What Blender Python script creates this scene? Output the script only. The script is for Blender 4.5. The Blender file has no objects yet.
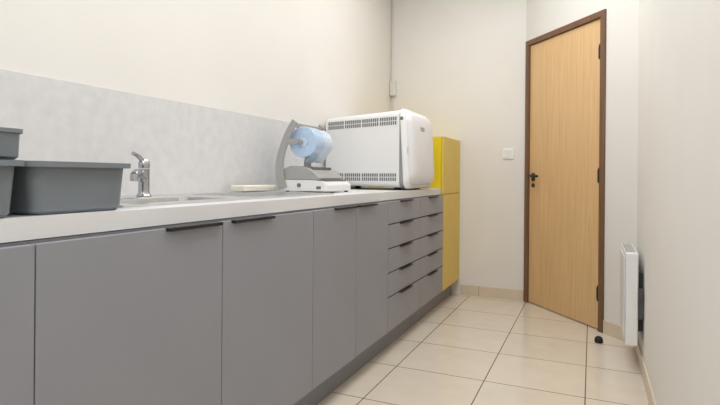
import bpy, bmesh, math, random
from mathutils import Vector, Matrix, Euler
random.seed(3)
S = bpy.context.scene
COL = S.collection

# ------------------------------------------------------------------ materials
def lin(c):
    c = c/255.0
    return c/12.92 if c <= 0.04045 else ((c+0.055)/1.055)**2.4
def rgb(t, k=1.0):
    return (min(1, lin(t[0])*k), min(1, lin(t[1])*k), min(1, lin(t[2])*k), 1)

def mat(name, col, rough=0.5, metal=0.0, var=0.06, scale=6.0, bump=0.0, stretch=(1, 1, 1), coat=0.0, detail=4.0, spec=0.5):
    m = bpy.data.materials.new(name); m.use_nodes = True
    nt = m.node_tree; N = nt.nodes; L = nt.links
    b = N['Principled BSDF']
    b.inputs['Roughness'].default_value = rough
    b.inputs['Metallic'].default_value = metal
    b.inputs['Coat Weight'].default_value = coat
    b.inputs['Specular IOR Level'].default_value = spec
    tc = N.new('ShaderNodeTexCoord'); mp = N.new('ShaderNodeMapping')
    mp.inputs['Scale'].default_value = stretch
    no = N.new('ShaderNodeTexNoise'); no.inputs['Scale'].default_value = scale
    no.inputs['Detail'].default_value = detail
    cr = N.new('ShaderNodeValToRGB')
    cr.color_ramp.elements[0].position = 0.3; cr.color_ramp.elements[1].position = 0.7
    cr.color_ramp.elements[0].color = rgb(col, 1-var)
    cr.color_ramp.elements[1].color = rgb(col, 1+var)
    L.new(tc.outputs['Object'], mp.inputs['Vector']); L.new(mp.outputs['Vector'], no.inputs['Vector'])
    L.new(no.outputs['Fac'], cr.inputs['Fac']); L.new(cr.outputs['Color'], b.inputs['Base Color'])
    if bump > 0:
        bp = N.new('ShaderNodeBump'); bp.inputs['Strength'].default_value = bump
        bp.inputs['Distance'].default_value = 0.002
        L.new(no.outputs['Fac'], bp.inputs['Height']); L.new(bp.outputs['Normal'], b.inputs['Normal'])
    return m

def tile_mat(name, c1, c2, grout, w, h, mortar, off=(0, 0, 0), rot=(0, 0, 0), rough=0.35):
    m = bpy.data.materials.new(name); m.use_nodes = True
    nt = m.node_tree; N = nt.nodes; L = nt.links
    b = N['Principled BSDF']; b.inputs['Roughness'].default_value = rough
    tc = N.new('ShaderNodeTexCoord'); mp = N.new('ShaderNodeMapping')
    mp.vector_type = 'POINT'
    mp.inputs['Location'].default_value = off; mp.inputs['Rotation'].default_value = rot
    br = N.new('ShaderNodeTexBrick')
    br.offset = 0; br.squash = 1
    br.inputs['Scale'].default_value = 1
    br.inputs['Mortar Size'].default_value = mortar
    br.inputs['Mortar Smooth'].default_value = 0.2
    br.inputs['Bias'].default_value = 0
    br.inputs['Brick Width'].default_value = w
    br.inputs['Row Height'].default_value = h
    br.inputs['Color1'].default_value = rgb(c1); br.inputs['Color2'].default_value = rgb(c2)
    br.inputs['Mortar'].default_value = rgb(grout)
    no = N.new('ShaderNodeTexNoise'); no.inputs['Scale'].default_value = 9; no.inputs['Detail'].default_value = 6
    mr = N.new('ShaderNodeMapRange'); mr.inputs['To Min'].default_value = 0.91; mr.inputs['To Max'].default_value = 1.07
    mx = N.new('ShaderNodeMix'); mx.data_type = 'RGBA'; mx.blend_type = 'MULTIPLY'; mx.inputs[0].default_value = 1
    L.new(tc.outputs['Object'], mp.inputs['Vector']); L.new(mp.outputs['Vector'], br.inputs['Vector'])
    L.new(tc.outputs['Object'], no.inputs['Vector']); L.new(no.outputs['Fac'], mr.inputs['Value'])
    L.new(br.outputs['Color'], mx.inputs[6]); L.new(mr.outputs['Result'], mx.inputs[7])
    L.new(mx.outputs[2], b.inputs['Base Color'])
    bp = N.new('ShaderNodeBump'); bp.invert = True
    bp.inputs['Strength'].default_value = 0.4; bp.inputs['Distance'].default_value = 0.002
    L.new(br.outputs['Fac'], bp.inputs['Height']); L.new(bp.outputs['Normal'], b.inputs['Normal'])
    return m

def wood_mat(name, dark, light, stretch=(45, 45, 1.3), rough=0.45):
    m = bpy.data.materials.new(name); m.use_nodes = True
    nt = m.node_tree; N = nt.nodes; L = nt.links
    b = N['Principled BSDF']; b.inputs['Roughness'].default_value = rough
    tc = N.new('ShaderNodeTexCoord'); mp = N.new('ShaderNodeMapping'); mp.inputs['Scale'].default_value = stretch
    no = N.new('ShaderNodeTexNoise'); no.inputs['Scale'].default_value = 1.6; no.inputs['Detail'].default_value = 7
    no.inputs['Roughness'].default_value = 0.65; no.inputs['Distortion'].default_value = 0.3
    cr = N.new('ShaderNodeValToRGB')
    cr.color_ramp.elements[0].position = 0.32; cr.color_ramp.elements[1].position = 0.66
    cr.color_ramp.elements[0].color = rgb(dark); cr.color_ramp.elements[1].color = rgb(light)
    L.new(tc.outputs['Object'], mp.inputs['Vector']); L.new(mp.outputs['Vector'], no.inputs['Vector'])
    L.new(no.outputs['Fac'], cr.inputs['Fac']); L.new(cr.outputs['Color'], b.inputs['Base Color'])
    return m

M_wall = mat('painted_wall', (226, 223, 218), 0.75, var=0.015, scale=3, bump=0.05)
M_wall_r = mat('painted_wall_cool', (230, 227, 221), 0.7, var=0.015, scale=3, bump=0.05)
M_ceil = mat('ceiling_paint', (238, 238, 236), 0.8, var=0.01)
M_floor = tile_mat('floor_tiles', (222, 211, 195), (215, 204, 187), (122, 104, 86), 0.45, 0.43, 0.003, off=(0.02, -2.55+0.43*10, 0), rough=0.18)
M_skirt = tile_mat('skirting_tiles', (216, 201, 180), (210, 195, 174), (150, 132, 110), 0.45, 4.0, 0.002, off=(0.1, 2, 0))
M_splash = mat('backsplash_laminate', (209, 208, 208), 0.55, var=0.05, scale=22, detail=10)
M_top = mat('worktop_laminate', (218, 218, 219), 0.38, var=0.008, scale=60, detail=8)
M_grey = mat('grey_laminate', (142, 143, 150), 0.42, var=0.02, scale=4)
M_carc = mat('cabinet_board', (118, 118, 123), 0.55, var=0.03)
M_kick = mat('toe_kick_laminate', (132, 131, 135), 0.5, var=0.04)
M_black = mat('black_metal', (26, 25, 26), 0.4, var=0.1)
M_rub = mat('black_rubber', (18, 18, 18), 0.6, var=0.1)
M_yel = mat('mustard_laminate', (219, 190, 80), 0.42, var=0.02, scale=4)
M_yel2 = mat('lemon_laminate', (232, 204, 30), 0.42, var=0.02, scale=4)
M_steel = mat('brushed_steel', (220, 221, 222), 0.27, 1.0, var=0.05, scale=20, stretch=(10, 1, 1))
M_chrome = mat('chrome', (180, 182, 186), 0.15, 1.0, var=0.02)
M_bin = mat('grey_plastic', (116, 123, 129), 0.45, var=0.04, scale=10)
M_wht = mat('white_enamel', (236, 236, 235), 0.35, var=0.012, scale=3)
M_wht2 = mat('white_plastic', (226, 226, 226), 0.4, var=0.02)
M_door = mat('pale_grey_plastic', (224, 224, 226), 0.4, var=0.015)
M_offw = mat('off_white_plastic', (214, 213, 208), 0.45, var=0.02)
M_slot = mat('vent_grey', (118, 119, 122), 0.7, var=0.05)
M_seam = mat('seam_grey', (150, 151, 153), 0.7, var=0.05)
M_hgrey = mat('heater_dark_grey', (80, 80, 84), 0.7, var=0.05)  # dark grey for the heater's outlet slots, brackets and control box
M_blue = mat('blue_plastic', (52, 108, 178), 0.4, var=0.03)
M_film = mat('blue_film', (178, 203, 232), 0.22, var=0.12, scale=30, stretch=(1, 12, 1), coat=0.4)
M_filmp = mat('pale_blue_film', (204, 219, 237), 0.22, var=0.10, scale=30, stretch=(1, 12, 1), coat=0.4)
M_film2 = mat('white_paper', (198, 214, 236), 0.6, var=0.03)
M_gmet = mat('grey_painted_metal', (164, 163, 161), 0.4, 0.15, var=0.04)
M_gmet2 = mat('dark_grey_plastic', (104, 104, 106), 0.5, var=0.05)
M_cream = mat('cream_paper', (233, 227, 213), 0.8, var=0.05, scale=20, bump=0.3)
M_oak = wood_mat('oak_veneer', (208, 168, 117), (226, 191, 143), stretch=(60, 60, 1.3))
M_frame = wood_mat('brown_frame_wood', (98, 70, 50), (128, 94, 70))

# ------------------------------------------------------------------ mesh bits
def box_m(x0, x1, y0, y1, z0, z1):
    v = [(x0, y0, z0), (x1, y0, z0), (x1, y1, z0), (x0, y1, z0), (x0, y0, z1), (x1, y0, z1), (x1, y1, z1), (x0, y1, z1)]
    f = [(0, 3, 2, 1), (4, 5, 6, 7), (0, 1, 5, 4), (1, 2, 6, 5), (2, 3, 7, 6), (3, 0, 4, 7)]
    return v, f
def loft_m(loops, cap0=True, cap1=True):
    n = len(loops[0]); v = [tuple(p) for l in loops for p in l]; f = []
    for i in range(len(loops)-1):
        for j in range(n):
            k = (j+1) % n
            f.append((i*n+j, i*n+k, (i+1)*n+k, (i+1)*n+j))
    if cap0: f.append(tuple(reversed(range(n))))
    if cap1: f.append(tuple((len(loops)-1)*n+j for j in range(n)))
    return v, f
def ring(c, d, r, n):
    d = Vector(d).normalized()
    a = d.orthogonal().normalized() if abs(d.z) > 0.9 else Vector((0, 0, 1)).cross(d).normalized()
    b = d.cross(a)
    return [tuple(Vector(c)+a*math.cos(2*math.pi*i/n)*r+b*math.sin(2*math.pi*i/n)*r) for i in range(n)]
def cyl_m(p0, p1, r0, r1=None, n=32):
    r1 = r0 if r1 is None else r1
    d = Vector(p1)-Vector(p0)
    return loft_m([ring(p0, d, r0, n), ring(p1, d, r1, n)])
def turn_m(p0, axis, prof, n=40):
    ax = Vector(axis).normalized()
    return loft_m([ring(Vector(p0)+ax*h, ax, max(r, 1e-4), n) for h, r in prof])
def sweep_m(pts, r, n=16):
    P = [Vector(p) for p in pts]; loops = []; prev = None
    for i, p in enumerate(P):
        d = (P[min(i+1, len(P)-1)]-P[max(i-1, 0)]).normalized()
        if prev is None:
            a = d.orthogonal().normalized()
        else:
            a = (prev-d*prev.dot(d)).normalized()
        prev = a; b = d.cross(a)
        rr_ = r[i] if isinstance(r, (list, tuple)) else r
        loops.append([tuple(p+a*math.cos(2*math.pi*j/n)*rr_+b*math.sin(2*math.pi*j/n)*rr_) for j in range(n)])
    return loft_m(loops)
def smooth_path(pts, sub=6):
    P = [Vector(p) for p in pts]; out = []
    for i in range(len(P)-1):
        p0 = P[max(i-1, 0)]; p1 = P[i]; p2 = P[i+1]; p3 = P[min(i+2, len(P)-1)]
        for k in range(sub):
            t = k/sub
            out.append(0.5*((2*p1)+(p2-p0)*t+(2*p0-5*p1+4*p2-p3)*t*t+(-p0+3*p1-3*p2+p3)*t**3))
    out.append(P[-1]); return out
def strip_m(path, width, y0, y1):
    P = [Vector((p[0], 0, p[1])) for p in path]; loops = []
    for i, p in enumerate(P):
        d = (P[min(i+1, len(P)-1)]-P[max(i-1, 0)]).normalized()
        nrm = Vector((d.z, 0, -d.x))
        w = width[i] if isinstance(width, (list, tuple)) else width
        a = p+nrm*w/2; b = p-nrm*w/2
        loops.append([(a.x, y0, a.z), (a.x, y1, a.z), (b.x, y1, b.z), (b.x, y0, b.z)])
    return loft_m(loops)
def rr(hx, hy, r, n=6):
    out = []
    for cx, cy, a0 in ((hx-r, hy-r, 0), (-hx+r, hy-r, 90), (-hx+r, -hy+r, 180), (hx-r, -hy+r, 270)):
        for i in range(n+1):
            a = math.radians(a0+90*i/n); out.append((cx+r*math.cos(a), cy+r*math.sin(a)))
    return out
def prism_xz(poly, y0, y1):
    return loft_m([[(x, y0, z) for x, z in poly], [(x, y1, z) for x, z in poly]])

OFF = {}
def part(name, shapes, material, parent=None, bevel=0.0, smooth=True, label=None, seg=2, angle=35):
    if isinstance(shapes, tuple): shapes = [shapes]
    V = []; F = []
    for v, f in shapes:
        o = len(V); V += [Vector(p) for p in v]; F += [tuple(i+o for i in q) for q in f]
    lo = Vector([min(p[i] for p in V) for i in range(3)]); hi = Vector([max(p[i] for p in V) for i in range(3)])
    c = (lo+hi)/2
    me = bpy.data.meshes.new(name)
    me.from_pydata([tuple(p-c) for p in V], [], F); me.update()
    bm = bmesh.new(); bm.from_mesh(me); bmesh.ops.recalc_face_normals(bm, faces=bm.faces); bm.to_mesh(me); bm.free()
    me.materials.append(material)
    ob = bpy.data.objects.new(name, me); COL.objects.link(ob)
    base = OFF.get(parent.name, Vector()) if parent else Vector()
    ob.location = c-base
    if parent: ob.parent = parent
    OFF[ob.name] = c
    if bevel > 0:
        md = ob.modifiers.new('bevel', 'BEVEL'); md.width = bevel; md.segments = seg
        md.limit_method = 'ANGLE'; md.angle_limit = math.radians(40)
        if smooth and bevel > 0.003:
            me.shade_smooth(); md.harden_normals = True
    elif smooth:
        me.shade_smooth(); me.set_sharp_from_angle(angle=math.radians(angle))
    if label: ob['label'] = label
    return ob
def thing(name, label, category, loc, rot=0.0, group=None):
    e = bpy.data.objects.new(name, None); COL.objects.link(e)
    e.empty_display_size = 0.05
    e.location = loc; e.rotation_euler = (0, 0, rot)
    e['label'] = label; e['category'] = category
    if group: e['group'] = group
    OFF[e.name] = Vector()
    return e
def top(ob, label, category, group=None):
    ob['label'] = label; ob['category'] = category
    if group: ob['group'] = group
    return ob
def struct(ob, label=None, category=None):
    ob['kind'] = 'structure'
    if label: ob['label'] = label
    if category: ob['category'] = category
    return ob

# ------------------------------------------------------------------ room shell
WL, WR, YB, YN, H = -1.64, 0.245, 4.33, -1.6, 2.75
P0 = Vector((-0.488, 4.33, 0)); P1 = Vector((0.245, 3.468, 0))
DL = (P1-P0).length; ANG = math.atan2((P1-P0).y, (P1-P0).x)
def flat_origin(ob):
    c = ob.location.copy(); ob.data.transform(Matrix.Translation(c)); ob.location = (0, 0, 0); return ob

f = struct(flat_origin(part('floor', box_m(WL-0.1, WR+0.6, YN-0.1, YB+0.3, -0.1, 0), M_floor, smooth=False)), 'beige square ceramic floor tiles with brown grout', 'floor')
struct(part('ceiling', box_m(WL-0.1, WR+0.6, YN-0.1, YB+0.3, H, H+0.1), M_ceil, smooth=False), 'plain white ceiling', 'ceiling')
struct(part('wall_left', box_m(WL-0.1, WL, YN-0.1, YB+0.1, 0, H), M_wall, smooth=False), 'cream painted wall behind the worktop', 'wall')
struct(part('wall_back', box_m(WL, P0.x, YB, YB+0.1, 0, H), M_wall, smooth=False), 'cream painted end wall with light switch', 'wall')
struct(part('wall_right', box_m(WR, WR+0.1, YN-0.1, P1.y, 0, H), M_wall_r, smooth=False), 'off-white painted wall carrying the heater', 'wall')
struct(part('wall_front', box_m(WL, WR, YN-0.1, YN, 0, H), M_wall, smooth=False), 'cream painted wall', 'wall')

DS0, DS1, DZ = 0.012, 0.872, 2.066
wd = part('wall_diagonal', [box_m(0, DS0, 0, 0.1, 0, H), box_m(DS1, DL, 0, 0.1, 0, H), box_m(DS0, DS1, 0, 0.1, DZ, H)], M_wall, smooth=False)
c = wd.location.copy(); wd.data.transform(Matrix.Translation(c)); wd.location = P0; wd.rotation_euler = (0, 0, ANG)
struct(wd, 'cream painted angled wall around the door', 'wall')

# skirting
BH = 0.085
struct(part('baseboard_back', box_m(-1.0, P0.x-0.004, YB-0.01, YB, 0, BH), M_skirt, bevel=0.001, smooth=False), 'beige tile skirting', 'baseboard')
struct(part('baseboard_right', box_m(WR-0.01, WR, YN, P1.y-0.008, 0, BH), M_skirt, bevel=0.001, smooth=False), 'beige tile skirting', 'baseboard')
bd = part('baseboard_diagonal', box_m(DS1+0.003, DL-0.01, -0.01, 0, 0, BH), M_skirt, bevel=0.001, smooth=False)
c = bd.location.copy(); bd.data.transform(Matrix.Translation(c)); bd.location = P0; bd.rotation_euler = (0, 0, ANG)
struct(bd, 'beige tile skirting', 'baseboard')

# ------------------------------------------------------------------ oak door
d = thing('door_1', 'light oak veneer door in a dark brown wooden frame', 'door', P0, ANG)
d['kind'] = 'structure'
FW = 0.040
part('frame', [box_m(DS0, DS0+FW, -0.014, 0.09, 0, DZ), box_m(DS1-FW, DS1, -0.014, 0.09, 0, DZ), box_m(DS0+FW, DS1-FW, -0.014, 0.09, DZ-FW, DZ)],
     M_frame, d, bevel=0.002, smooth=False, label='dark brown wooden frame')
leaf = part('door_leaf', box_m(DS0+FW+0.003, DS1-FW-0.003, 0.004, 0.044, 0.008, DZ-FW-0.003), M_oak, d, bevel=0.0015, smooth=False, label='light oak veneer leaf')
hx = DS0+FW+0.055; hz = 1.0
hnd = part('handle', [loft_m([[(hx+a, 0.004-y, hz-0.01+b) for a, b in rr(0.019, 0.032, 0.015)] for y in (0, 0.008)]),
              cyl_m((hx, 0, hz), (hx, -0.045, hz), 0.009, n=20),
              sweep_m(smooth_path([(hx, -0.042, hz), (hx+0.02, -0.046, hz), (hx+0.06, -0.046, hz-0.002), (hx+0.11, -0.042, hz-0.004)]), [0.0095]*19)],
     M_black, leaf, label='black lever handle')
part('keyhole_cover', [cyl_m((hx, 0.004, hz-0.075), (hx, -0.004, hz-0.075), 0.016, n=24)], M_black, leaf)
for z in (0.24, 1.00, 1.80):
    part('hinge', [cyl_m((DS1-FW-0.004, -0.010, z-0.045), (DS1-FW-0.004, -0.010, z+0.045), 0.008, n=14),
                   box_m(DS1-FW-0.028, DS1-FW, -0.002, 0.004, z-0.035, z+0.035),
                   cyl_m((DS1-FW-0.004, -0.010, z+0.045), (DS1-FW-0.004, -0.010, z+0.055), 0.006, 0.002, n=14)], M_black, d, label='black metal hinge')

# door stop
ds = part('door_stop', turn_m((0.045, 3.44, 0), (0, 0, 1), [(0, 0.022), (0.005, 0.024), (0.014, 0.024), (0.024, 0.022), (0.032, 0.017), (0.038, 0.009), (0.04, 0.001)], 28), M_rub, angle=60)
top(ds, 'small round black rubber door stop on the floor tiles', 'door stop')

# light switch
sw = thing('light_switch', 'white square light switch on the cream end wall', 'light switch', (-0.62, YB, 1.176))
part('plate', loft_m([[(a, y, b) for a, b in rr(s, s, 0.008)] for y, s in ((0, 0.043), (-0.006, 0.043), (-0.009, 0.040))]), M_wht, sw)
part('rocker', loft_m([[(a, y, b) for a, b in rr(s, s, 0.003)] for y, s in ((-0.008, 0.029), (-0.012, 0.028))]), M_wht2, sw)

# junction box and cable in corner
jb = thing('junction_box', 'small beige junction box with thin cable on the wall corner', 'junction box', (-1.612, YB, 1.70))
part('housing', box_m(-0.024, 0.028, -0.042, 0, -0.005, 0.125), M_offw, jb, bevel=0.004)
part('cable', [sweep_m([(-0.014, -0.006, 0.12), (-0.014, -0.006, 0.6), (-0.014, -0.006, 1.04)], 0.005, 10)], M_offw, jb, label='beige cable running upward')
part('plug_cable', [sweep_m(smooth_path([(0.0, -0.018, 0.0), (0.0, -0.018, -0.2), (0.0, -0.018, -0.40)]), 0.004, 10)], M_offw, jb, label='beige cable running downward')

# ------------------------------------------------------------------ worktop etc.
TZ, TB = 0.90, 0.855
XF = -1.03
Y0, Y1 = -0.55, 3.792
SX0, SX1, SY0, SY1 = -1.575, -1.145, 1.02, 2.18
wt = part('worktop', [box_m(WL+0.001, SX0, Y0, Y1, TB, TZ), box_m(SX1, XF, Y0, Y1, TB, TZ), box_m(SX0, SX1, Y0, SY0, TB, TZ), box_m(SX0, SX1, SY1, Y1, TB, TZ)], M_top, smooth=False)
bm = bmesh.new(); bm.from_mesh(wt.data); bmesh.ops.remove_doubles(bm, verts=bm.verts, dist=1e-5); bm.to_mesh(wt.data); bm.free()
top(wt, 'long pale grey laminate worktop over the grey cabinets', 'worktop')
bs = part('backsplash', box_m(WL+0.001, WL+0.011, Y0, Y1, TZ+0.001, 1.302), M_splash, bevel=0.001, smooth=False)
top(bs, 'pale grey mottled splash panel above the worktop', 'backsplash')
tk = part('toe_kick', box_m(-1.093, -1.075, Y0, YB-0.012, 0, 0.129), M_kick, smooth=False)
top(tk, 'dark grey plinth board under the cabinets', 'toe kick')

XD = -1.01
def edge_pull(parent, y0, y1, z):
    part('handle', [box_m(XD-0.004, XD+0.014, y0, y1, z-0.001, z+0.001), box_m(XD+0.012, XD+0.014, y0, y1, z-0.008, z), box_m(XD, XD+0.002, y0, y1, z-0.008, z)], M_black, parent, smooth=False, label='black metal edge pull')
def carcass(parent, ya, yb, z0, z1, m):
    t = 0.016; x0, x1 = WL+0.012, -1.031
    part('body', [box_m(x0, x1, ya, ya+t, z0, z1), box_m(x0, x1, yb-t, yb, z0, z1), box_m(x0, x1, ya+t, yb-t, z0, z0+t), box_m(x0, x0+0.006, ya+t, yb-t, z0+t, z1),
                  box_m(x1-0.016, x1, ya+t, yb-t, z1-0.05, z1)], m, parent, smooth=False)
ZB, ZT = 0.131, 0.853
G = 0.0015
GRP = 'grey base cabinets under the worktop'
def cab(name, ya, yb, label, cat, doors, drawers=None):
    e = thing(name, label, cat, (0, 0, 0), group=GRP)
    base = Vector((-1.33, (ya+yb)/2, ZB))
    e.location = base; OFF[e.name] = base
    carcass(e, ya+0.0005, yb-0.0005, ZB, ZT, M_carc)
    for (a, b, h0, h1) in doors:
        dd = part('door', box_m(XD-0.019, XD, a+G, b-G, ZB+0.002, ZT-0.006), M_grey, e, bevel=0.0012, smooth=False, label='flat grey laminate door')
        if h0: edge_pull(dd, h0, h1, ZT-0.0055)
    if drawers:
        for k in range(len(drawers)-1):
            zt, zb = drawers[k], drawers[k+1]
            dd = part('drawer', box_m(XD-0.019, XD, ya+G, yb-G, zb+0.0035, zt-0.003), M_grey, e, bevel=0.0012, smooth=False, label='flat grey laminate drawer front')
            ym = (ya+yb)/2
            edge_pull(dd, ym-0.10, ym+0.10, zt-0.0025)
    return e
cab('base_cabinet', -0.5, 0.1, 'grey base cabinet with a flat door, beyond the plastic bins', 'cabinet', [(-0.5, 0.1, None, None)])
cab('base_cabinet', 0.1, 0.683, 'grey base cabinet with a flat door under the plastic bins', 'cabinet', [(0.1, 0.683, None, None)])
cab('base_cabinet', 0.683, 1.258, 'grey base cabinet with black edge pull beneath the tap', 'cabinet', [(0.683, 1.258, 1.03, 1.242)])
cab('base_cabinet', 1.258, 1.815, 'grey base cabinet with black edge pull under the sink', 'cabinet', [(1.258, 1.815, 1.30, 1.52)])
cab('base_cabinet', 1.815, 2.649, 'grey two-door base cabinet under the heat sealer', 'cabinet', [(1.815, 2.229, 2.00, 2.215), (2.229, 2.649, 2.245, 2.46)])
DR = [ZT-0.003, 0.722, 0.589, 0.456, 0.323, ZB]
cab('drawer_cabinet', 2.649, 3.227, 'grey cabinet with five drawers beside the two-door cabinet', 'drawer cabinet', [], DR)
cab('drawer_cabinet', 3.227, 3.793, 'grey cabinet with five drawers next to the yellow cabinet', 'drawer cabinet', [], DR)

# yellow tall cabinet
yc = thing('yellow_cabinet', 'mustard yellow tall cabinet with two doors against the end wall', 'cabinet', (-1.33, 4.06, 0.131))
OFF[yc.name] = Vector((-1.33, 4.06, 0.131))
ya, yb = 3.796, YB-0.012
part('body', [box_m(WL+0.012, -1.031, ya, ya+0.018, 0.131, 1.285), box_m(WL+0.012, -1.031, yb-0.018, yb, 0.131, 1.285),
              box_m(WL+0.012, -1.031, ya+0.018, yb-0.018, 0.131, 0.149), box_m(WL+0.012, -1.031, ya+0.018, yb-0.018, 1.267, 1.285),
              box_m(WL+0.012, -1.031, ya+0.018, yb-0.018, 0.85, 0.862), box_m(WL+0.012, WL+0.02, ya+0.018, yb-0.018, 0.149, 1.267)], M_yel2, yc, smooth=False, label='bright lemon yellow carcass')
part('door', box_m(XD-0.019, XD, ya, yb, 0.133, 0.852), M_yel, yc, bevel=0.0012, smooth=False, label='mustard yellow lower door')
part('door', box_m(XD-0.019, XD, ya, yb, 0.857, 1.287), M_yel, yc, bevel=0.0012, smooth=False, label='mustard yellow upper door')

# ------------------------------------------------------------------ sink
sk = thing('sink', 'stainless steel inset sink with bowl and ribbed drainboard', 'sink', (-1.36, 1.6, TZ))
OFF[sk.name] = Vector((-1.36, 1.6, TZ))
ox0, ox1, oy0, oy1 = -1.60, -1.12, 0.99, 2.21
zt = TZ+0.006
bx0, bx1, by0, by1 = -1.445, -1.17, 1.07, 1.56
dx0, dx1, dy0, dy1 = -1.50, -1.17, 1.64, 2.15
def plate(x0, x1, y0, y1): return box_m(x0, x1, y0, y1, TZ+0.0005, zt)
part('rim', [plate(ox0, bx0, oy0, by1), plate(bx1, ox1, oy0, oy1), plate(bx0, bx1, oy0, by0), plate(ox0, bx1, by1, dy0), plate(ox0, dx0, dy0, oy1), plate(dx0, dx1, dy1, oy1)], M_steel, sk, smooth=False)
cx, cy = (bx0+bx1)/2, (by0+by1)/2; hx_, hy_ = (bx1-bx0)/2, (by1-by0)/2
part('bowl', loft_m([[(cx+a, cy+b, z) for a, b in rr(hx_-s, hy_-s, r)] for z, s, r in ((zt, 0, 0.004), (zt-0.004, 0.004, 0.03), (zt-0.14, 0.012, 0.05), (zt-0.15, 0.03, 0.05))], cap0=False), M_steel, sk)
part('strainer', turn_m((cx, cy, zt-0.150), (0, 0, 1), [(0, 0.04), (0.003, 0.04), (0.004, 0.03), (0.002, 0.02), (0.006, 0.01), (0.008, 0.001)]), M_chrome, sk)
ribs = [box_m(dx0, dx1, dy0, dy1, zt-0.007, zt-0.004)]
for i in range(9):
    yy = dy0+0.05+i*0.05
    ribs.append(box_m(dx0+0.03, dx1-0.02, yy-0.006, yy+0.006, zt-0.004, zt-0.001))
ribs += [box_m(dx0, dx0+0.002, dy0, dy1, zt-0.006, zt), box_m(dx1-0.002, dx1, dy0, dy1, zt-0.006, zt), box_m(dx0, dx1, dy0, dy0+0.002, zt-0.006, zt), box_m(dx0, dx1, dy1-0.002, dy1, zt-0.006, zt)]
part('drainboard', ribs, M_steel, sk, smooth=False)

# faucet
fx, fy = -1.475, 1.395
fc = thing('faucet', 'compact chrome mixer tap at the back of the sink', 'faucet', (fx, fy, zt))
part('base', turn_m((0, 0, 0), (0, 0, 1), [(0, 0.026), (0.006, 0.026), (0.012, 0.021), (0.02, 0.0195), (0.092, 0.019), (0.102, 0.020)]), M_chrome, fc)
part('lever', [turn_m((0, 0, 0.104), (0, 0, 1), [(0, 0.0195), (0.012, 0.0205), (0.023, 0.019), (0.031, 0.013), (0.034, 0.001)]),
               sweep_m(smooth_path([(0.0, -0.005, 0.128), (0.006, -0.025, 0.140), (0.013, -0.048, 0.150), (0.018, -0.066, 0.154)]), [0.009]*4+[0.008]*6+[0.007]*9)], M_chrome, fc)
part('spout', [sweep_m(smooth_path([(0.0, 0, 0.056), (0.018, -0.03, 0.076), (0.038, -0.068, 0.088), (0.050, -0.090, 0.078)]), [0.0135]*10+[0.0125]*9),
               cyl_m((0.049, -0.088, 0.082), (0.050, -0.090, 0.058), 0.0138, n=24)], M_chrome, fc)

# ------------------------------------------------------------------ plastic bins
def bin_m(L, W, Hh, tp=0.017):
    hx, hy = L/2, W/2; t = 0.003
    L_ = [(hx-tp-t-0.012, hy-tp-t-0.012, 0.02, t), (hx-tp-t-0.002, hy-tp-t-0.002, 0.025, t+0.008), (hx-0.012-t, hy-0.012-t, 0.028, Hh-0.003), (hx-0.010-t, hy-0.010-t, 0.028, Hh),
          (hx, hy, 0.03, Hh), (hx, hy, 0.03, Hh-0.012), (hx-0.002, hy-0.002, 0.03, Hh-0.012), (hx-0.002, hy-0.002, 0.03, Hh-0.004), (hx-0.012, hy-0.012, 0.028, Hh-0.004),
          (hx-tp-0.002, hy-tp-0.002, 0.025, 0.008), (hx-tp-0.010, hy-tp-0.010, 0.02, 0.0)]
    if tp < 0.015:
        L_ = [(hx-0.02, hy-0.02, 0.02, t), (hx-0.012, hy-0.012, 0.025, t+0.006), (hx-0.008, hy-0.008, 0.028, Hh-0.003), (hx-0.007, hy-0.007, 0.028, Hh),
              (hx, hy, 0.03, Hh), (hx, hy, 0.03, Hh-0.008), (hx-0.002, hy-0.002, 0.03, Hh-0.009), (hx-0.004, hy-0.004, 0.03, Hh-0.009), (hx-0.006, hy-0.006, 0.028, 0.006), (hx-0.012, hy-0.012, 0.026, 0.0)]
    return loft_m([[(a, b, z) for a, b in rr(x, y, r)] for x, y, r, z in L_])
def bin_(label, x, y, z, rot, L=0.36, W=0.262, Hh=0.114, tp=0.017):
    o = part('storage_bin', bin_m(L, W, Hh, tp), M_bin)
    o.data.transform(Matrix.Translation((0, 0, Hh/2))); o.location = (x, y, z); o.rotation_euler = (0, 0, rot)
    top(o, label, 'storage bin', 'grey plastic storage bins on the worktop')
    return o
bin_('dark grey plastic bin with flared rim beside the tap', -1.216, 0.822, TZ+0.0005, 0.0, W=0.266)
bin_('dark grey plastic bin with a shallow tray resting on it', -1.203, 0.546, TZ+0.0005, 0.0, W=0.270)
bin_('shallow dark grey plastic tray stacked on a lower bin', -1.225, 0.556, TZ+0.1155, 0.0, W=0.272, Hh=0.062, tp=0.008)

# ------------------------------------------------------------------ folded towel pack
o = part('folded_paper_towel', loft_m([[(a*(1-e)+0.002*math.sin(9*b), b*(1-e*0.3), zz+0.004*math.sin(21*b+2)*(zz/0.03)) for a, b in rr(0.045, 0.135, 0.010, 8)]
     for zz, e in ((0, 0.06), (0.003, 0), (0.007, 0.0), (0.009, 0.08), (0.011, 0.0), (0.016, 0.0), (0.018, 0.08), (0.020, 0.0), (0.026, 0.02), (0.030, 0.10))]), M_cream, angle=50)
o.location = (-1.545, 2.165, zt+0.001+0.0180)
top(o, 'low folded cream white paper towel pack behind the sink', 'paper towel')

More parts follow.
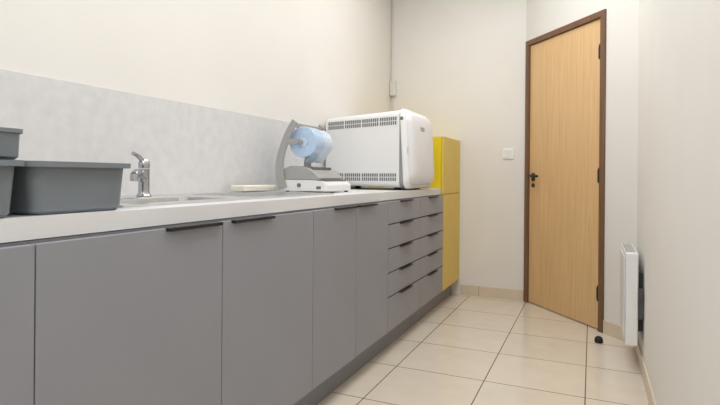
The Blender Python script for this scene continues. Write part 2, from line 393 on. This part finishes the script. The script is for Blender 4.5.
# ------------------------------------------------------------------ heat sealer with pouch rolls
hs = thing('heat_sealer', 'white and grey pouch heat sealer on the worktop', 'heat sealer', (-1.34, 2.43, TZ))
OFF[hs.name] = Vector((-1.34, 2.43, TZ))
X0, X1, Ya, Yb = -1.46, -1.20, 2.29, 2.57
part('base', prism_xz([(X0, TZ+0.008), (X1, TZ+0.008), (X1, TZ+0.040), (X1-0.02, TZ+0.058), (X1-0.08, TZ+0.064), (X0, TZ+0.064)], Ya, Yb), M_wht2, hs, bevel=0.004)
part('upper_housing', prism_xz([(X0-0.003, TZ+0.065), (X1-0.05, TZ+0.065), (X1-0.045, TZ+0.076), (X1-0.09, TZ+0.112), (X1-0.13, TZ+0.130), (X0+0.045, TZ+0.138), (X0-0.003, TZ+0.12)], Ya+0.004, Yb-0.004), M_gmet, hs, bevel=0.004, label='grey metal upper housing with slanted top')
part('sealing_bar', [box_m(X1-0.045, X1-0.02, Ya+0.02, Yb-0.02, TZ+0.056, TZ+0.065)], M_gmet2, hs, bevel=0.002)
part('press_lever', [box_m(X1-0.135, X1-0.100, Ya+0.04, Yb-0.04, TZ+0.118, TZ+0.132)], M_gmet2, hs, bevel=0.003)
part('switch', box_m(X1-0.06, X1-0.035, Ya-0.003, Ya+0.002, TZ+0.02, TZ+0.034), M_gmet2, hs, bevel=0.001)
part('dial', cyl_m((X0+0.10, Ya-0.006, TZ+0.038), (X0+0.10, Ya+0.002, TZ+0.038), 0.010, n=24), M_gmet2, hs)
for (a, b) in ((X0+0.02, Ya+0.02), (X1-0.02, Ya+0.02), (X0+0.02, Yb-0.02), (X1-0.02, Yb-0.02)):
    part('foot', cyl_m((a, b, TZ+0.0002), (a, b, TZ+0.010), 0.010, n=18), M_rub, hs)
armp = [(v.x, v.z) for v in smooth_path([(-1.455, 0, 0.92), (-1.474, 0, 1.00), (-1.470, 0, 1.08), (-1.430, 0, 1.19), (-1.385, 0, 1.265)], 4)]
nA = len(armp)
aw = [0.052-0.018*i/nA for i in range(nA)]
RZ = 1.160
for yy in (Ya-0.008, Yb+0.001):
    part('arm', [strip_m(armp, aw, yy, yy+0.007),
                 strip_m([(-1.445, RZ), (-1.39, RZ), (-1.35, RZ)], [0.034, 0.028, 0.024], yy+0.0012, yy+0.0058)], M_gmet, hs, smooth=False, label='slim curved grey metal roll holder arm')
part('crossbar', [box_m(-1.400, -1.385, Ya-0.001, Yb+0.001, 1.235, 1.257)], M_gmet, hs, bevel=0.003)
part('roll_spindle', [cyl_m((-1.365, Ya-0.012, RZ), (-1.365, Yb+0.012, RZ), 0.010, n=20)], M_gmet, hs)
def roll(ya_, yb_, R, m, label):
    rl = thing('pouch_roll', label, 'pouch roll', (-1.36, (ya_+yb_)/2, RZ), group='sterilisation pouch rolls on the heat sealer')
    h = (yb_-ya_)/2; ry0 = -h; w_ = 2*h
    part('wound_film', turn_m((0, ry0, 0), (0, 1, 0), [(0.0, 0.03), (0.0, R-0.004), (0.003, R), (w_-0.003, R), (w_, R-0.004), (w_, 0.03)], 56), m, rl)
    part('core', [turn_m((0, ry0-0.002, 0), (0, 1, 0), [(0, 0.012), (0, 0.026), (w_+0.003, 0.026), (w_+0.003, 0.012)], 32)], M_film2, rl, label='white cardboard core')
    rings = []
    k = 0.036
    while k < R-0.004:
        rings.append(turn_m((0, ry0-0.0003, 0), (0, 1, 0), [(0.0004, k-0.0012), (0, k-0.001), (0, k+0.001), (0.0004, k+0.0012)], 48)); k += 0.0065
    part('paper_layers', rings, M_film2, rl)
    pth = [((R+0.0006)*math.cos(a), 0, (R+0.0006)*math.sin(a)) for a in (0.3, 0.0, -0.3, -0.6, -0.9)]
    pth.append((pth[-1][0]-0.018, 0, pth[-1][2]-0.022)); pth.append((0.012, 0, -0.105))
    part('film_end', strip_m([(v.x, v.z) for v in smooth_path(pth, 4)], 0.0012, ry0+0.004, ry0+w_-0.004), m, rl, label='loose end of film')
roll(2.322, 2.415, 0.080, M_film, 'light blue pouch roll with concentric paper layers, nearer the sink')
roll(2.419, 2.515, 0.075, M_filmp, 'paler bluish white pouch roll, nearer the autoclave')

# ------------------------------------------------------------------ autoclave
ac = thing('autoclave', 'large white tabletop autoclave with rounded door next to yellow cabinet', 'autoclave', (-1.34, 3.29, TZ))
OFF[ac.name] = Vector((-1.34, 3.29, TZ))
ay0, ay1 = 3.035, 3.55
az0, az1 = 0.917, 1.402
cyy, czz = (ay0+ay1)/2, (az0+az1)/2; hy, hz2 = (ay1-ay0)/2, (az1-az0)/2
def slope(x, b): # roof falls gently towards the wall
    return 0.026*max(0.0, min(1.0, (-1.07-x)/0.53))*max(0.0, (b+hz2)/(2*hz2))
def yz_loops(specs, tilt=0.0):
    out = []
    for x, g, r in specs:
        out.append([(x-tilt*(b/hz2), cyy+a, czz+b-slope(x, b)) for a, b in rr(hy+g, hz2+g, r, 10)])
    return loft_m(out)
T = 0.014
part('housing', yz_loops([(-1.616, -0.030, 0.02), (-1.612, -0.018, 0.030), (-1.600, -0.010, 0.035), (-1.30, -0.004, 0.038), (-1.090, 0, 0.040)]), M_wht, ac, label='white enamelled housing')
part('gasket', yz_loops([(-1.100, -0.002, 0.040), (-1.070, -0.002, 0.040)], T), M_seam, ac)
part('front_bezel', yz_loops([(-1.074, 0.002, 0.045), (-1.071, 0.007, 0.05), (-1.058, 0.007, 0.058), (-1.048, 0.003, 0.064), (-1.041, -0.006, 0.064)], T), M_wht, ac, label='white front frame')
part('door', yz_loops([(-1.044, -0.012, 0.066), (-1.030, -0.014, 0.072), (-1.018, -0.022, 0.076), (-1.009, -0.038, 0.078), (-1.002, -0.068, 0.072), (-0.998, -0.11, 0.055), (-0.996, -0.15, 0.04)], T), M_door, ac, label='pale grey gently bulging door')
part('display_panel', loft_m([[(x-T*0.3, 3.24+a, 1.29+b) for a, b in rr(s, s*0.35, 0.006)] for x, s in ((-1.02, 0.04), (-0.999, 0.04))]), M_gmet, ac)
part('door_latch', [box_m(-1.046, -1.030, ay0+0.004, ay0+0.022, 1.13, 1.17)], M_offw, ac, bevel=0.004)
part('blue_trim', box_m(-1.09, -1.045, ay0+0.05, ay1-0.05, az0-0.008, az0-0.001), M_blue, ac, bevel=0.002, label='blue strip below the door')
part('corner_vent', box_m(-1.082, -1.064, ay0-0.0085, ay0-0.004, 1.335, 1.355), M_slot, ac, bevel=0.001)
def side_y(x):   # y of the housing's side surface at x
    g = -0.010+(x+1.60)/0.30*0.006 if x < -1.30 else -0.004+(x+1.30)/0.21*0.004
    return ay0-g
def vent(xa, xb, z0, z1, rows):
    sh = []
    n = int((xb-xa)/0.0135)
    for r in range(rows):
        za = z0+(z1-z0)*r/rows+0.0025; zb = z0+(z1-z0)*(r+1)/rows-0.0025
        for i in range(n):
            a = xa+i*(xb-xa)/n
            ys = side_y(a+0.0065); dz = slope(a, (z0+z1)/2-czz)
            sh.append(box_m(a+0.002, a+0.0115, ys-0.0015, ys+0.002, za-dz, zb-dz))
    part('vent', sh, M_slot, ac, smooth=False, label='grey ventilation slots')
for i in range(4):
    xa = -1.590+i*0.1225
    vent(xa, xa+0.116, 1.308, 1.362, 2)
    vent(xa, xa+0.116, 0.956, 1.008, 2)
for a, b in ((-1.57, ay0+0.065), (-1.12, ay0+0.065), (-1.57, ay1-0.065), (-1.12, ay1-0.065)):
    part('foot', cyl_m((a, b, TZ+0.0003), (a, b, az0+0.014), 0.022, 0.024, n=20), M_rub, ac)

# ------------------------------------------------------------------ wall heater
ht = thing('wall_heater', 'white electric panel heater mounted on the wall', 'heater', (0.20, 3.18, 0.14))
OFF[ht.name] = Vector((0.20, 3.18, 0.14))
part('casing', [box_m(0.160, 0.218, 2.96, 3.395, 0.140, 0.61)], M_wht, ht, bevel=0.008, seg=3)
part('front_panel', [box_m(0.152, 0.1595, 2.975, 3.38, 0.17, 0.585)], M_wht2, ht, bevel=0.004)
part('grille', [box_m(0.166+i*0.009, 0.170+i*0.009, 2.99, 3.365, 0.609, 0.611) for i in range(5)], M_hgrey, ht, smooth=False, label='dark air outlet slots')
for a, b in ((3.03, 3.06), (3.30, 3.33)):
    part('wall_bracket', [box_m(0.218, 0.2445, a, b, 0.2, 0.5)], M_hgrey, ht, smooth=False, label='dark metal wall bracket')
part('thermostat', [box_m(0.2185, 0.2435, 2.962, 3.01, 0.28, 0.43), cyl_m((0.230, 2.962, 0.39), (0.230, 2.948, 0.39), 0.009, n=20)], M_hgrey, ht, label='dark control box')

# ------------------------------------------------------------------ lamps
def lamp(x, y, power, sx=0.9, sy=0.9):
    e = thing('ceiling_light', 'square white LED panel light on the ceiling', 'ceiling light', (x, y, H), group='ceiling panel lights')
    part('frame', [box_m(-sx/2-0.02, sx/2+0.02, -sy/2-0.02, sy/2+0.02, -0.02, -0.0005)], M_wht, e, bevel=0.003)
    m = bpy.data.materials.get('lamp_diffuser')
    if not m:
        m = bpy.data.materials.new('lamp_diffuser'); m.use_nodes = True
        b = m.node_tree.nodes['Principled BSDF']
        b.inputs['Emission Color'].default_value = (1, 0.98, 0.96, 1); b.inputs['Emission Strength'].default_value = 2
    part('diffuser', [box_m(-sx/2, sx/2, -sy/2, sy/2, -0.024, -0.0205)], m, e, smooth=False)
    ld = bpy.data.lights.new('lamp_light', 'AREA'); ld.shape = 'RECTANGLE'; ld.size = sx; ld.size_y = sy
    ld.energy = power; ld.color = (0.965, 0.982, 1.0)
    lo = bpy.data.objects.new('lamp_light', ld); COL.objects.link(lo); lo.parent = e; lo.location = (0, 0, -0.03)
lamp(-0.50, -0.4, 23.5)
lamp(-0.50, 1.5, 12.3)
lamp(-0.6, 3.1, 13.3)

w = bpy.data.worlds.new('world'); S.world = w; w.use_nodes = True
w.node_tree.nodes['Background'].inputs[0].default_value = (1, 0.98, 0.96, 1)
w.node_tree.nodes['Background'].inputs[1].default_value = 0.5

# ------------------------------------------------------------------ camera
cd = bpy.data.cameras.new('camera'); co = bpy.data.objects.new('camera', cd); COL.objects.link(co)
cd.sensor_width = 36; cd.lens = 36*520/720
cd.shift_y = -27/720
cd.clip_start = 0.02
R3 = Matrix.Rotation(math.radians(24.04), 4, 'Z') @ Matrix.Rotation(math.radians(90), 4, 'X') @ Matrix.Rotation(math.radians(0.5), 4, 'Z')
co.matrix_world = Matrix.Translation((0, 0, 0.99)) @ R3
S.camera = co
S.view_settings.view_transform = 'Standard'
